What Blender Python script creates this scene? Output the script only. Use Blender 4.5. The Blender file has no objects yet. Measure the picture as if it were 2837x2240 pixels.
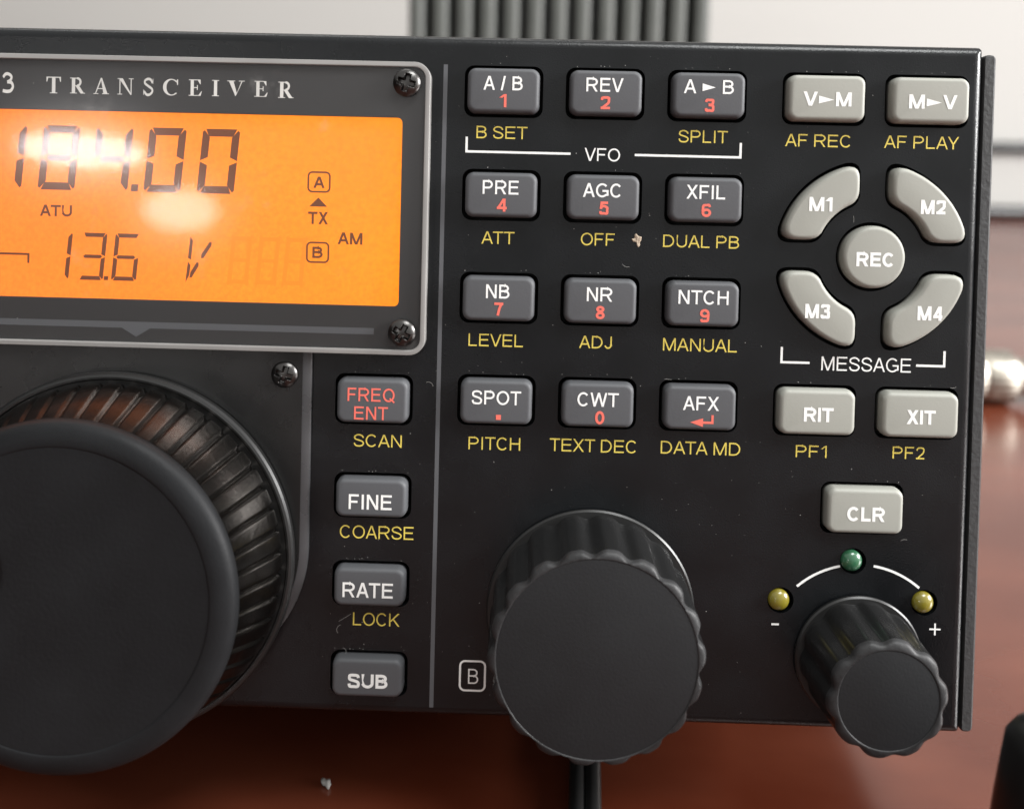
import bpy, bmesh, math, random
from mathutils import Matrix, Vector
random.seed(7)
SC = bpy.context.scene
COL = SC.collection
MM = 0.001
TILT = math.radians(6.0)                      # the radio leans back on its front bail
ROOT_M = Matrix.Translation((0, 0, 0.021)) @ Matrix.Rotation(-TILT, 4, 'X')

# ------------------------------------------------------------------ camera
cam = bpy.data.cameras.new('camera')
cam_o = bpy.data.objects.new('camera', cam); COL.objects.link(cam_o)
R = [[0.99949, -0.0244407, 0.0205493], [0.0249064, 0.9994315, -0.0227203], [-0.0199824, 0.0232205, 0.9995306]]
def row(r): return Vector((r[0], r[2], -r[1]))
xr, yd, zf = row(R[0]), row(R[1]), row(R[2])
cm = Matrix.Identity(4)
for i in range(3):
    cm[i][0] = xr[i]; cm[i][1] = -yd[i]; cm[i][2] = -zf[i]
cm = Matrix.Translation((0.00463, -0.14579, 0.07693)) @ cm
cam_o.matrix_world = ROOT_M @ cm
cam.sensor_fit = 'HORIZONTAL'; cam.sensor_width = 36.0
cam.lens = 2720.4 / 2837 * 36
cam.shift_x = (1418.5 - 1418.5) / 2837
cam.shift_y = (638.9 - 1120) / 2837
cam.clip_start = 0.005; cam.clip_end = 20
cam.dof.use_dof = True; cam.dof.focus_distance = 0.1462; cam.dof.aperture_fstop = 16
SC.camera = cam_o

# ------------------------------------------------------------------ light
SC.view_settings.view_transform = 'Standard'; SC.view_settings.look = 'None'
SC.view_settings.exposure = 0; SC.view_settings.gamma = 1
try: SC.view_settings.use_curve_mapping = False
except Exception: pass
W = bpy.data.worlds.new('World'); SC.world = W; W.use_nodes = True
# the unseen room: light walls and ceiling above, dark floor and furniture below eye level
wn, wl = W.node_tree.nodes.new, W.node_tree.links.new
wt = wn('ShaderNodeTexCoord'); ws = wn('ShaderNodeSeparateXYZ'); wr = wn('ShaderNodeValToRGB')
wl(wt.outputs['Generated'], ws.inputs[0])
wx = wn('ShaderNodeMath'); wx.operation = 'MULTIPLY_ADD'; wx.inputs[1].default_value = .5   # brighter towards the window side
wl(ws.outputs[0], wx.inputs[0]); wl(ws.outputs[2], wx.inputs[2])
wm = wn('ShaderNodeMapRange'); wm.inputs[1].default_value = -1; wm.inputs[2].default_value = 1
wl(wx.outputs[0], wm.inputs[0]); wl(wm.outputs[0], wr.inputs[0])
el = wr.color_ramp.elements
el[0].position = .30; el[0].color = (.006, .006, .006, 1)
el[1].position = .80; el[1].color = (1, .99, .965, 1)
for p_, c_ in ((.42, .02), (.475, .14), (.525, .70), (.60, .95)):
    x_ = el.new(p_); x_.color = (c_, c_ * .99, c_ * .97, 1)
wl(wr.outputs[0], W.node_tree.nodes['Background'].inputs[0])
W.node_tree.nodes['Background'].inputs[1].default_value = 0.78
def lamp(name, loc, target, w, h, power, color=(1, 1, 1), shape='RECTANGLE', spread=180):
    l = bpy.data.lights.new(name, 'AREA'); l.shape = shape; l.size = w; l.size_y = h
    l.energy = power; l.color = color; l.spread = math.radians(spread)
    o = bpy.data.objects.new(name, l); COL.objects.link(o); o.location = loc
    o.rotation_euler = (Vector(target) - Vector(loc)).to_track_quat('-Z', 'Y').to_euler()
    return o
lamp('window_light', (1.3, -0.22, 0.52), (0.08, 0.02, 0.0), 0.5, 0.5, 44, (1, .99, .98))
lamp('ceiling_light', (0.42, -0.45, 1.2), (0, 0, 0.05), 0.6, 0.4, 13.5, (.985, 1, .99))
lamp('added_wall_light', (-0.3, 0.45, 1.3), (-0.2, 1.0, 0.15), 0.9, 0.4, 4.2, (1, .99, .96))  # added lamp without a known fixture, brightens the wall behind
# two lamps across the room, mirrored in the display window
lamp('room_lamp', (-1.208, -2.448, 0.483), (-0.06, 0, 0.1), 0.32, 0.085, 3.0, (1, .98, .97), 'ELLIPSE')
lamp('room_lamp', (-0.94, -2.46, 0.33), (-0.05, 0, 0.1), 0.19, 0.11, 1.25, (1, .96, .92), 'ELLIPSE')

# ------------------------------------------------------------------ materials
def mat(name, base, rough=.5, metal=0, spec=.5, coat=0, bump=None, dust=0, vary=0, emit=None, estr=0):
    m = bpy.data.materials.new(name); m.use_nodes = True
    nt = m.node_tree; b = nt.nodes['Principled BSDF']
    b.inputs['Base Color'].default_value = (*base, 1)
    b.inputs['Roughness'].default_value = rough; b.inputs['Metallic'].default_value = metal
    b.inputs['Specular IOR Level'].default_value = spec
    if coat: b.inputs['Coat Weight'].default_value = coat; b.inputs['Coat Roughness'].default_value = .08
    if emit: b.inputs['Emission Color'].default_value = (*emit, 1); b.inputs['Emission Strength'].default_value = estr
    N, L = nt.nodes.new, nt.links.new
    tc = N('ShaderNodeTexCoord')
    col = None
    if vary:
        n = N('ShaderNodeTexNoise'); n.inputs['Scale'].default_value = 90; n.inputs['Detail'].default_value = 5
        L(tc.outputs['Object'], n.inputs['Vector'])
        r = N('ShaderNodeMapRange'); r.inputs[1].default_value = .3; r.inputs[2].default_value = .7
        r.inputs[3].default_value = 1 - vary; r.inputs[4].default_value = 1 + vary
        L(n.outputs['Fac'], r.inputs[0])
        v = N('ShaderNodeVectorMath'); v.operation = 'SCALE'; v.inputs[0].default_value = base
        L(r.outputs[0], v.inputs['Scale']); col = v.outputs[0]
        r2 = N('ShaderNodeMapRange'); r2.inputs[1].default_value = .3; r2.inputs[2].default_value = .7
        r2.inputs[3].default_value = rough - .06; r2.inputs[4].default_value = rough + .06
        L(n.outputs['Fac'], r2.inputs[0]); L(r2.outputs[0], b.inputs['Roughness'])
    if dust:
        fac = None
        for sc_, th, keep in ((170, .011, .62), (420, .028, .86)):
            vo = N('ShaderNodeTexVoronoi'); vo.inputs['Scale'].default_value = sc_
            nz = N('ShaderNodeTexNoise'); nz.inputs['Scale'].default_value = 4000
            mx = N('ShaderNodeVectorMath'); mx.operation = 'MULTIPLY_ADD'
            mx.inputs[1].default_value = (.0001,) * 3
            L(tc.outputs['Object'], nz.inputs['Vector']); L(nz.outputs['Color'], mx.inputs[0]); L(tc.outputs['Object'], mx.inputs[2])
            L(mx.outputs[0], vo.inputs['Vector'])
            a = N('ShaderNodeMath'); a.operation = 'LESS_THAN'; a.inputs[1].default_value = th; L(vo.outputs['Distance'], a.inputs[0])
            s = N('ShaderNodeSeparateColor'); L(vo.outputs['Color'], s.inputs[0])
            g = N('ShaderNodeMath'); g.operation = 'GREATER_THAN'; g.inputs[1].default_value = keep; L(s.outputs[0], g.inputs[0])
            p = N('ShaderNodeMath'); p.operation = 'MULTIPLY'; L(a.outputs[0], p.inputs[0]); L(g.outputs[0], p.inputs[1])
            q = N('ShaderNodeMath'); q.operation = 'MULTIPLY'; L(p.outputs[0], q.inputs[0]); L(s.outputs[1], q.inputs[1])
            if fac is None: fac = q.outputs[0]
            else:
                ad = N('ShaderNodeMath'); ad.operation = 'MAXIMUM'; L(fac, ad.inputs[0]); L(q.outputs[0], ad.inputs[1]); fac = ad.outputs[0]
        ml = N('ShaderNodeMath'); ml.operation = 'MULTIPLY'; ml.inputs[1].default_value = dust; L(fac, ml.inputs[0])
        mc = N('ShaderNodeMix'); mc.data_type = 'RGBA'
        mc.inputs[7].default_value = (.5, .48, .45, 1)
        if col is not None: L(col, mc.inputs[6])
        else: mc.inputs[6].default_value = (*base, 1)
        L(ml.outputs[0], mc.inputs[0]); col = mc.outputs[2]
    if col is not None: L(col, b.inputs['Base Color'])
    if bump:
        n = N('ShaderNodeTexNoise'); n.inputs['Scale'].default_value = bump[0]; n.inputs['Detail'].default_value = 3
        L(tc.outputs['Object'], n.inputs['Vector'])
        bp = N('ShaderNodeBump'); bp.inputs['Strength'].default_value = bump[1]; bp.inputs['Distance'].default_value = bump[2]
        L(n.outputs['Fac'], bp.inputs['Height']); L(bp.outputs[0], b.inputs['Normal'])
    return m
M = {
 'panel': mat('black_powder_coat', (.0050, .0058, .0068), .27, spec=.37, bump=(4200, .4, .00008), dust=.9, vary=.25),
 'rail': mat('black_textured_coat', (.036, .037, .038), .5, bump=(1500, .5, .0002)),
 'key_dark': mat('dark_grey_rubber', (.077, .079, .085), .55, spec=.35, bump=(3000, .15, .0001), dust=.35, vary=.03),
 'key_light': mat('light_grey_rubber', (.31, .312, .28), .5, spec=.35, bump=(3000, .12, .0001), vary=.02),
 'white': mat('white_ink', (.82, .82, .80), .5),
 'red': mat('salmon_red_ink', (.80, .155, .115), .5),
 'yellow': mat('yellow_ink', (.70, .555, .10), .5),
 'grey_line': mat('grey_ink', (.085, .088, .095), .45),
 'silver_ink': mat('silver_ink', (.66, .65, .62), .45, vary=.1),
 'bezel': mat('dark_printed_bezel', (.026, .025, .0255), .5, vary=.05),
 'edge': mat('painted_edge_glint', (.25, .243, .235), .35, vary=.08),  # pale grey paints the light that the clear bevel catches
 'edge_dark': mat('smoked_clear_edge', (.038, .038, .04), .3, vary=.2),
 'plate': mat('glossy_black_plate', (.010, .010, .010), .28, dust=.9, vary=.15),
 'rim': mat('satin_black_rim', (.0105, .011, .012), .5, spec=.15, bump=(1800, .3, .0001), vary=.2),
 'screw': mat('black_oxide_steel', (.085, .082, .08), .3, metal=1, bump=(900, .2, .0002)),
 'pit': mat('dark_recess', (.006, .006, .006), .8),
 'knob': mat('black_knob_plastic', (.012, .012, .0122), .26, bump=(1500, .12, .00015), dust=.6),
 'knob_gloss': mat('shiny_black_plastic', (.011, .011, .011), .36, dust=.4),
 'knob_face': mat('matt_black_face', (.0105, .0112, .0125), .58, spec=.35, bump=(2500, .25, .0001), dust=.5, vary=.05),
 'knob_edge': mat('worn_knob_edge', (.024, .024, .025), .45, spec=.3, bump=(1200, .4, .0002), vary=.4),
 'grip': mat('black_knurled_rubber', (.075, .069, .064), .27, metal=1, bump=(1500, .15, .0002), dust=.9),
 'led_green': mat('green_led_lens', (.024, .105, .05), .3, coat=.7, vary=.1),
 'led_yellow': mat('yellow_led_lens', (.18, .15, .014), .3, coat=.7, vary=.1),
 'lcd_ink': mat('dark_liquid_crystal', (.02, .01, .006), .6, emit=(.165, .045, .014), estr=1),
 'chip': mat('bare_tan_chip', (.40, .32, .24), .8, bump=(1500, 1, .0005), vary=.35),
 'ghost': mat('unlit_liquid_crystal', (.02, .01, .006), .6, emit=(1.2, .300, .010), estr=1),
 'lint': mat('pale_lint', (.42, .41, .39), .9),
 'wall': mat('painted_wall', (.45, .44, .42), .7),
 'fin': mat('grey_green_enamel', (.075, .079, .072), .5, vary=.06),
 'cable': mat('black_cable_jacket', (.018, .018, .018), .3, bump=(800, .1, .0003)),
 'nickel': mat('nickel_plated_brass', (.40, .37, .32), .42, metal=1, bump=(500, .2, .0003)),
 'blackplastic': mat('gloss_black_plastic', (.008, .008, .008), .3),
}
def lcd_material():
    m = bpy.data.materials.new('amber_backlight'); m.use_nodes = True; nt = m.node_tree; N, L = nt.nodes.new, nt.links.new
    b = nt.nodes['Principled BSDF']; b.inputs['Base Color'].default_value = (.05, .03, .01, 1); b.inputs['Roughness'].default_value = .6
    tc = N('ShaderNodeTexCoord'); n = N('ShaderNodeTexNoise'); n.inputs['Scale'].default_value = 1600; n.inputs['Detail'].default_value = 2
    L(tc.outputs['Object'], n.inputs['Vector'])
    g = N('ShaderNodeSeparateXYZ'); L(tc.outputs['Object'], g.inputs[0])
    # the backlight is uneven: yellower at the right-hand end
    r = N('ShaderNodeMapRange'); r.inputs[1].default_value = -.075; r.inputs[2].default_value = -.014; L(g.outputs[0], r.inputs[0])
    mx = N('ShaderNodeMix'); mx.data_type = 'RGBA'; mx.inputs[6].default_value = (1.35, .272, .020, 1); mx.inputs[7].default_value = (1.35, .34, .001, 1)
    L(r.outputs[0], mx.inputs[0]); L(mx.outputs[2], b.inputs['Emission Color'])
    r2 = N('ShaderNodeMapRange'); r2.inputs[1].default_value = .3; r2.inputs[2].default_value = .7; r2.inputs[3].default_value = .90; r2.inputs[4].default_value = 1.08
    L(n.outputs['Fac'], r2.inputs[0]); L(r2.outputs[0], b.inputs['Emission Strength'])
    n3 = N('ShaderNodeTexNoise'); n3.inputs['Scale'].default_value = 45; L(tc.outputs['Object'], n3.inputs['Vector'])
    ma = N('ShaderNodeMath'); ma.operation = 'MULTIPLY_ADD'; ma.inputs[1].default_value = .25; ma.inputs[2].default_value = .875; L(n3.outputs['Fac'], ma.inputs[0])
    mb = N('ShaderNodeMath'); mb.operation = 'MULTIPLY'; L(ma.outputs[0], mb.inputs[0]); L(r2.outputs[0], mb.inputs[1]); L(mb.outputs[0], b.inputs['Emission Strength'])
    return m
M['lcd'] = lcd_material()
def lens_material():
    m = bpy.data.materials.new('clear_acrylic'); m.use_nodes = True; nt = m.node_tree; N, L = nt.nodes.new, nt.links.new
    nt.nodes.remove(nt.nodes['Principled BSDF']); out = nt.nodes['Material Output']
    tr = N('ShaderNodeBsdfTransparent'); gl = N('ShaderNodeBsdfGlossy'); gl.inputs['Roughness'].default_value = .045; gw = N('ShaderNodeBsdfGlossy'); gw.inputs['Roughness'].default_value = .13
    gm = N('ShaderNodeMixShader'); gm.inputs[0].default_value = .62; L(gl.outputs[0], gm.inputs[1]); L(gw.outputs[0], gm.inputs[2])
    fr = N('ShaderNodeFresnel'); fr.inputs['IOR'].default_value = 1.5
    mx = N('ShaderNodeMixShader'); geo = N('ShaderNodeNewGeometry'); fb = N('ShaderNodeMath'); fb.operation = 'SUBTRACT'; fb.inputs[0].default_value = 1; L(geo.outputs['Backfacing'], fb.inputs[1])
    fm = N('ShaderNodeMath'); fm.operation = 'MULTIPLY'; L(fr.outputs[0], fm.inputs[0]); L(fb.outputs[0], fm.inputs[1]); L(fm.outputs[0], mx.inputs[0]); L(tr.outputs[0], mx.inputs[1]); L(gm.outputs[0], mx.inputs[2])
    # faint film of dust and finger smears lying on the plastic
    tc = N('ShaderNodeTexCoord'); n = N('ShaderNodeTexNoise'); n.inputs['Scale'].default_value = 110; n.inputs['Detail'].default_value = 7; n.inputs['Roughness'].default_value = .7
    L(tc.outputs['Object'], n.inputs['Vector'])
    r = N('ShaderNodeMapRange'); r.inputs[1].default_value = .62; r.inputs[2].default_value = .85; r.inputs[3].default_value = .003; r.inputs[4].default_value = .14
    L(n.outputs['Fac'], r.inputs[0])
    vo = N('ShaderNodeTexVoronoi'); vo.inputs['Scale'].default_value = 240; L(tc.outputs['Object'], vo.inputs['Vector'])
    lt = N('ShaderNodeMath'); lt.operation = 'LESS_THAN'; lt.inputs[1].default_value = .016; L(vo.outputs['Distance'], lt.inputs[0])
    sc_ = N('ShaderNodeMath'); sc_.operation = 'MULTIPLY'; sc_.inputs[1].default_value = .5; L(lt.outputs[0], sc_.inputs[0])
    ad = N('ShaderNodeMath'); ad.operation = 'MAXIMUM'; L(r.outputs[0], ad.inputs[0]); L(sc_.outputs[0], ad.inputs[1])
    df = N('ShaderNodeBsdfDiffuse'); df.inputs[0].default_value = (.6, .59, .57, 1)
    m2 = N('ShaderNodeMixShader'); L(ad.outputs[0], m2.inputs[0]); L(mx.outputs[0], m2.inputs[1]); L(df.outputs[0], m2.inputs[2])
    L(m2.outputs[0], out.inputs[0])
    return m
M['lens'] = lens_material()
def desk_material():
    m = mat('red_brown_desk_laminate', (.15, .05, .03), .22, spec=.8)
    nt = m.node_tree; N, L = nt.nodes.new, nt.links.new; b = nt.nodes['Principled BSDF']
    tc = N('ShaderNodeTexCoord'); mp = N('ShaderNodeMapping'); mp.inputs['Scale'].default_value = (1, 1.8, 1); L(tc.outputs['Object'], mp.inputs[0])
    n = N('ShaderNodeTexNoise'); n.inputs['Scale'].default_value = 16; n.inputs['Detail'].default_value = 4; L(mp.outputs[0], n.inputs['Vector'])
    cr = N('ShaderNodeValToRGB'); cr.color_ramp.elements[0].color = (.085, .016, .0065, 1); cr.color_ramp.elements[1].color = (.14, .036, .018, 1)
    cr.color_ramp.elements[0].position = .35; cr.color_ramp.elements[1].position = .68
    L(n.outputs['Fac'], cr.inputs[0]); L(cr.outputs[0], b.inputs['Base Color'])
    return m
M['desk'] = desk_material()

# ------------------------------------------------------------------ helpers
def tag(o, label=None, cat=None, group=None, kind=None):
    if label: o['label'] = label
    if cat: o['category'] = cat
    if group: o['group'] = group
    if kind: o['kind'] = kind
    return o
def empty(name, m=None, parent=None):
    o = bpy.data.objects.new(name, None); COL.objects.link(o); o.empty_display_size = .01
    if m is not None: o.matrix_world = m
    if parent: o.parent = parent
    return o
def obj(name, me, m, parent=None, loc=(0, 0, 0), smooth=False, label=None):
    if isinstance(me, bmesh.types.BMesh):
        bm = me; me = bpy.data.meshes.new(name); bm.to_mesh(me); bm.free()
    ms = m if isinstance(m, (list, tuple)) else [m]
    if not me.materials:
        for x in ms: me.materials.append(M[x])
    if smooth is not False:
        for p in me.polygons: p.use_smooth = True
        if smooth is not True:
            try: me.set_sharp_from_angle(angle=math.radians(smooth))
            except Exception: pass
    o = bpy.data.objects.new(name, me); COL.objects.link(o); o.location = loc
    if parent: o.parent = parent
    if label: o['label'] = label
    return o
def P(x, z, h=0):                               # panel millimetres -> radio-local metres; h is height towards the viewer
    return Vector((x * MM, -h * MM, z * MM))
def loft(rings, cap0=True, cap1=True, bm=None):  # rings: [(points xz mm, h mm or list)], anticlockwise seen by the viewer
    bm = bm or bmesh.new(); vs = []
    for pts, h in rings:
        vs.append([bm.verts.new(P(x, z, h[i] if isinstance(h, (list, tuple)) else h)) for i, (x, z) in enumerate(pts)])
    n = len(vs[0])
    for a, b in zip(vs, vs[1:]):
        for i in range(n):
            j = (i + 1) % n
            bm.faces.new((a[i], a[j], b[j], b[i]))
    if cap0: bm.faces.new(list(reversed(vs[0])))
    if cap1: bm.faces.new(vs[-1])
    return bm
def rrect(w, h, r, n=5, cx=0, cz=0):
    r = max(.01, min(r, w / 2, h / 2)); out = []
    for (sx, sz, a0) in ((1, -1, -90), (1, 1, 0), (-1, 1, 90), (-1, -1, 180)):
        for k in range(n + 1):
            a = math.radians(a0 + 90 * k / n)
            out.append((cx + sx * (w / 2 - r) + r * math.cos(a), cz + sz * (h / 2 - r) + r * math.sin(a)))
    return out
def circle(r, n=48, cx=0, cz=0):
    return [(cx + r * math.cos(2 * math.pi * k / n), cz + r * math.sin(2 * math.pi * k / n)) for k in range(n)]
def sector(qx, qz, gap, rin, rout, rc):          # a quarter-ring outline with rounded corners round (0,0)
    def onarc(r, g): a = math.asin(g / r); return a, math.pi / 2 - a
    a0, a1 = onarc(rout, gap); b0, b1 = onarc(rin, gap)
    arc = lambda r, s, e, n: [(r * math.cos(s + (e - s) * k / n), r * math.sin(s + (e - s) * k / n)) for k in range(n + 1)]
    do, di = rc / rout, min(rc * .8, rin * .3) / rin
    xo, xi = rout * math.cos(a0), rin * math.cos(b0)
    edges = [arc(rout, a0 + do, a1 - do, 14),
             [(gap, xo - rc), (gap, xi + rc * .8)],
             arc(rin, b1 - di, b0 + di, 10),
             [(xi + rc * .8, gap), (xo - rc, gap)]]
    corners = [(gap, xo), (gap, xi), (xi, gap), (xo, gap)]
    out = []
    for i, e in enumerate(edges):
        out += e
        p, c, q = e[-1], corners[i], edges[(i + 1) % 4][0]
        for k in range(1, 5):
            t = k / 5
            out.append(((1 - t) ** 2 * p[0] + 2 * t * (1 - t) * c[0] + t * t * q[0], (1 - t) ** 2 * p[1] + 2 * t * (1 - t) * c[1] + t * t * q[1]))
    out = [(x * qx, z * qz) for x, z in out]
    if qx * qz < 0: out.reverse()
    return out
def plate(outlines, h0, h1, bevel=0):            # filled outline with holes -> solid plate between two heights
    cu = bpy.data.curves.new('c', 'CURVE'); cu.dimensions = '2D'; cu.fill_mode = 'BOTH'
    cu.extrude = (h1 - h0) / 2 - bevel; cu.bevel_depth = bevel; cu.bevel_resolution = 2
    for pts in outlines:
        s = cu.splines.new('POLY'); s.points.add(len(pts) - 1); s.use_cyclic_u = True
        for p, (x, z) in zip(s.points, pts): p.co = (x, z, 0, 1)
    o = bpy.data.objects.new('c', cu); COL.objects.link(o)
    dg = bpy.context.evaluated_depsgraph_get()
    me = bpy.data.meshes.new_from_object(o.evaluated_get(dg), depsgraph=dg)
    bpy.data.objects.remove(o)
    for v in me.vertices:
        x, y, z = v.co; v.co = P(x, y, (h0 + h1) / 2 + z)
    bm = bmesh.new(); bm.from_mesh(me); bpy.data.meshes.remove(me)
    bmesh.ops.remove_doubles(bm, verts=bm.verts, dist=1e-6)
    bmesh.ops.recalc_face_normals(bm, faces=bm.faces)
    return bm
def flat(polys, h, bm=None):                     # thin printed shapes; each piece a hair above the last
    bm = bm or bmesh.new()
    for k, pts in enumerate(polys):
        bm.faces.new([bm.verts.new(P(x, z, h + .0015 * (k % 6))) for x, z in pts])
    bmesh.ops.recalc_face_normals(bm, faces=bm.faces)
    return bm
def tube(path, r, n=12, bm=None):
    bm = bm or bmesh.new(); path = [Vector(p) for p in path]; rings = []
    up = Vector((0, 0, 1))
    for i, p in enumerate(path):
        d = (path[min(i + 1, len(path) - 1)] - path[max(i - 1, 0)]).normalized()
        s = d.cross(up); s = s.normalized() if s.length > 1e-6 else Vector((1, 0, 0)); u = s.cross(d)
        rr = r[i] if isinstance(r, (list, tuple)) else r
        rings.append([bm.verts.new(p + (s * math.cos(2 * math.pi * k / n) + u * math.sin(2 * math.pi * k / n)) * rr) for k in range(n)])
    for a, b in zip(rings, rings[1:]):
        for i in range(n): bm.faces.new((a[i], a[(i + 1) % n], b[(i + 1) % n], b[i]))
    bm.faces.new(list(reversed(rings[0]))); bm.faces.new(rings[-1])
    bmesh.ops.recalc_face_normals(bm, faces=bm.faces)
    return bm
def box(x0, x1, y0, y1, z0, z1, bm=None, bevel=0):
    bm = bm or bmesh.new()
    r = bmesh.ops.create_cube(bm, size=1)
    for v in r['verts']:
        v.co = ((x0 + x1) / 2 + v.co.x * (x1 - x0), (y0 + y1) / 2 + v.co.y * (y1 - y0), (z0 + z1) / 2 + v.co.z * (z1 - z0))
    if bevel:
        es = list({e for v in r['verts'] for e in v.link_edges})
        bmesh.ops.bevel(bm, geom=es, offset=bevel, segments=3, affect='EDGES', profile=.5)
    return bm

# ------------------------------------------------------------------ lettering: strokes of a plain sans
def catmull(p, n=6):
    out = []
    for i in range(len(p) - 1):
        a, b, c, d = p[max(i - 1, 0)], p[i], p[i + 1], p[min(i + 2, len(p) - 1)]
        for k in range(n):
            t = k / n
            out.append(tuple(.5 * (2 * b[j] + (c[j] - a[j]) * t + (2 * a[j] - 5 * b[j] + 4 * c[j] - d[j]) * t * t + (3 * b[j] - a[j] - 3 * c[j] + d[j]) * t ** 3) for j in (0, 1)))
    return out + [p[-1]]
def earc(cx, cy, rx, ry, a0, a1, n=16):
    return [(cx + rx * math.cos(math.radians(a0 + (a1 - a0) * k / n)), cy + ry * math.sin(math.radians(a0 + (a1 - a0) * k / n))) for k in range(n + 1)]
def strip(p, s, closed=False, s2=None):
    n = len(p); off = []
    for i in range(n):
        a = p[(i - 1) % n] if (i > 0 or closed) else None
        b = p[(i + 1) % n] if (i < n - 1 or closed) else None
        def nrm(u, v):
            dx, dy = v[0] - u[0], v[1] - u[1]; l = math.hypot(dx, dy) or 1e-9; return (-dy / l, dx / l)
        if a is None: m = nrm(p[i], b); k = 1
        elif b is None: m = nrm(a, p[i]); k = 1
        else:
            n1, n2 = nrm(a, p[i]), nrm(p[i], b); m = (n1[0] + n2[0], n1[1] + n2[1]); l = math.hypot(*m) or 1e-9
            m = (m[0] / l, m[1] / l); k = min(1 / max(m[0] * n1[0] + m[1] * n1[1], .3), 2)
        off.append((m[0] * k * s / 2, m[1] * k * s / 2))
    q = []
    for i in range(n if closed else n - 1):
        j = (i + 1) % n
        q.append([(p[i][0] + off[i][0], p[i][1] + off[i][1]), (p[i][0] - off[i][0], p[i][1] - off[i][1]), (p[j][0] - off[j][0], p[j][1] - off[j][1]), (p[j][0] + off[j][0], p[j][1] + off[j][1])])
    return q
ADV = dict(A=.90, B=.80, C=.90, D=.86, E=.78, F=.72, G=.96, H=.82, I=.2, J=.58, K=.86, L=.68, M=.98, N=.82, O=.98, P=.80, Q=.98, R=.88, S=.82, T=.82, U=.82, V=.90, W=1.28, X=.88, Y=.88, Z=.8)
for d in '023456789': ADV[d] = .66
ADV.update({'1': .42, '/': .38, '>': .95, '+': .95, '-': .5, '.': .3})
SIDE = dict(A=.02, V=.02, T=.04, X=.03, Y=.02, W=.03, O=.07, C=.07, G=.07, S=.07, L=.1, J=.07)
def glyph(c, W, s):
    B, T, L, Rr = s / 2, 1 - s / 2, s / 2, W - s / 2
    rect = lambda x0, y0, x1, y1: [[(x0, y0), (x1, y0), (x1, y1), (x0, y1)]]
    V = lambda x: rect(x - s / 2, 0, x + s / 2, 1)
    Hb = lambda y, x0, x1: rect(x0, y - s / 2, x1, y + s / 2)
    def D(x0, y0, x1, y1, t=None):
        t = t or s * min(1.6, math.hypot(x1 - x0, y1 - y0) / max(abs(y1 - y0), .01)); return [[(x0 - t / 2, y0), (x0 + t / 2, y0), (x1 + t / 2, y1), (x1 - t / 2, y1)]]
    t = s * 1.08
    if c == 'A': return D(t / 2, 0, W / 2 - .01, 1) + D(W - t / 2, 0, W / 2 + .01, 1) + Hb(.33, W * .2, W * .8)
    if c == 'B': return V(L) + strip([(s, T), (W * .52, T)] + earc(W * .52, (T + .53) / 2, Rr - .05 - W * .52, (T - .53) / 2, 90, -90, 10) + [(s, .53)], s) + strip([(s, .53), (W * .55, .53)] + earc(W * .55, (B + .53) / 2, Rr - W * .55, (.53 - B) / 2, 90, -90, 10) + [(s, B)], s)
    if c == 'C': return strip(earc(W / 2, .5, W / 2 - s / 2, .51 - s / 2, 40, 320, 22), s)
    if c == 'D': return V(L) + strip([(s, T), (W * .42, T)] + earc(W * .42, .5, Rr - W * .42, .5 - s / 2, 90, -90, 16) + [(s, B)], s)
    if c == 'E': return V(L) + Hb(T, s, W) + Hb(.52, s, W * .93) + Hb(B, s, W)
    if c == 'F': return V(L) + Hb(T, s, W) + Hb(.5, s, W * .88)
    if c == 'G': return strip(earc(W / 2, .5, W / 2 - s / 2, .51 - s / 2, 42, 312, 22) + [(Rr, .18), (Rr, .46), (W * .52, .46)], s)
    if c == 'H': return V(L) + V(Rr) + Hb(.53, s, W - s)
    if c == 'I': return V(W / 2)
    if c == 'J': return strip([(Rr, 1), (Rr, .3)] + earc(W / 2, .3, W / 2 - s / 2, .31 - s / 2, 0, -170, 12), s)
    if c == 'K': return V(L) + D(s * .9, .36, W - s * .75, 1) + D(W - s * .6, 0, W * .36, .58)
    if c == 'L': return V(L) + Hb(B, s, W)
    if c == 'M': return V(L) + V(Rr) + D(W / 2 - .005, 0, L + .02, 1, s * 1.05) + D(W / 2 + .005, 0, Rr - .02, 1, s * 1.05)
    if c == 'N': return V(L) + V(Rr) + D(Rr - s * .1, 0, L + s * .1, 1, s * 1.15)
    if c in 'OQ0':
        g = strip(earc(W / 2, .5, W / 2 - s / 2, .51 - s / 2, 0, 360, 28)[:-1], s, True)
        return g + (strip([(W * .58, .27), (W * .98, -.04)], s * .9) if c == 'Q' else [])
    if c in 'PR':
        g = V(L) + strip([(s, T), (W * .56, T)] + earc(W * .56, (T + .46) / 2, Rr - W * .56, (T - .46) / 2, 90, -90, 12) + [(s, .46)], s)
        return g + (D(W - s * .58, 0, W * .56, .46) if c == 'R' else [])
    if c == 'S': return strip(catmull([(Rr - .01, .71), (W * .80, .87), (W * .5, T + .01), (W * .20, .885), (L + .02, .735), (W * .2, .6), (W * .5, .52), (W * .81, .42), (Rr, .27), (W * .8, .10), (W * .5, B - .01), (W * .19, .11), (L, .30)]), s)
    if c == 'T': return V(W / 2) + Hb(T, 0, W / 2 - s / 2) + Hb(T, W / 2 + s / 2, W)
    if c == 'U': return strip([(L, 1), (L, .36)] + earc(W / 2, .36, W / 2 - s / 2, .37 - s / 2, 180, 360, 16) + [(Rr, 1)], s)
    if c == 'V': return D(W / 2 - .01, 0, t / 2, 1) + D(W / 2 + .01, 0, W - t / 2, 1)
    if c == 'W': return D(W * .26, 0, t / 2, 1) + D(W * .26, 0, W / 2, 1) + D(W * .74, 0, W / 2, 1) + D(W * .74, 0, W - t / 2, 1)
    if c == 'X': return D(t * .6, 0, W - t * .7, 1) + D(W - t * .6, 0, t * .7, 1)
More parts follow.
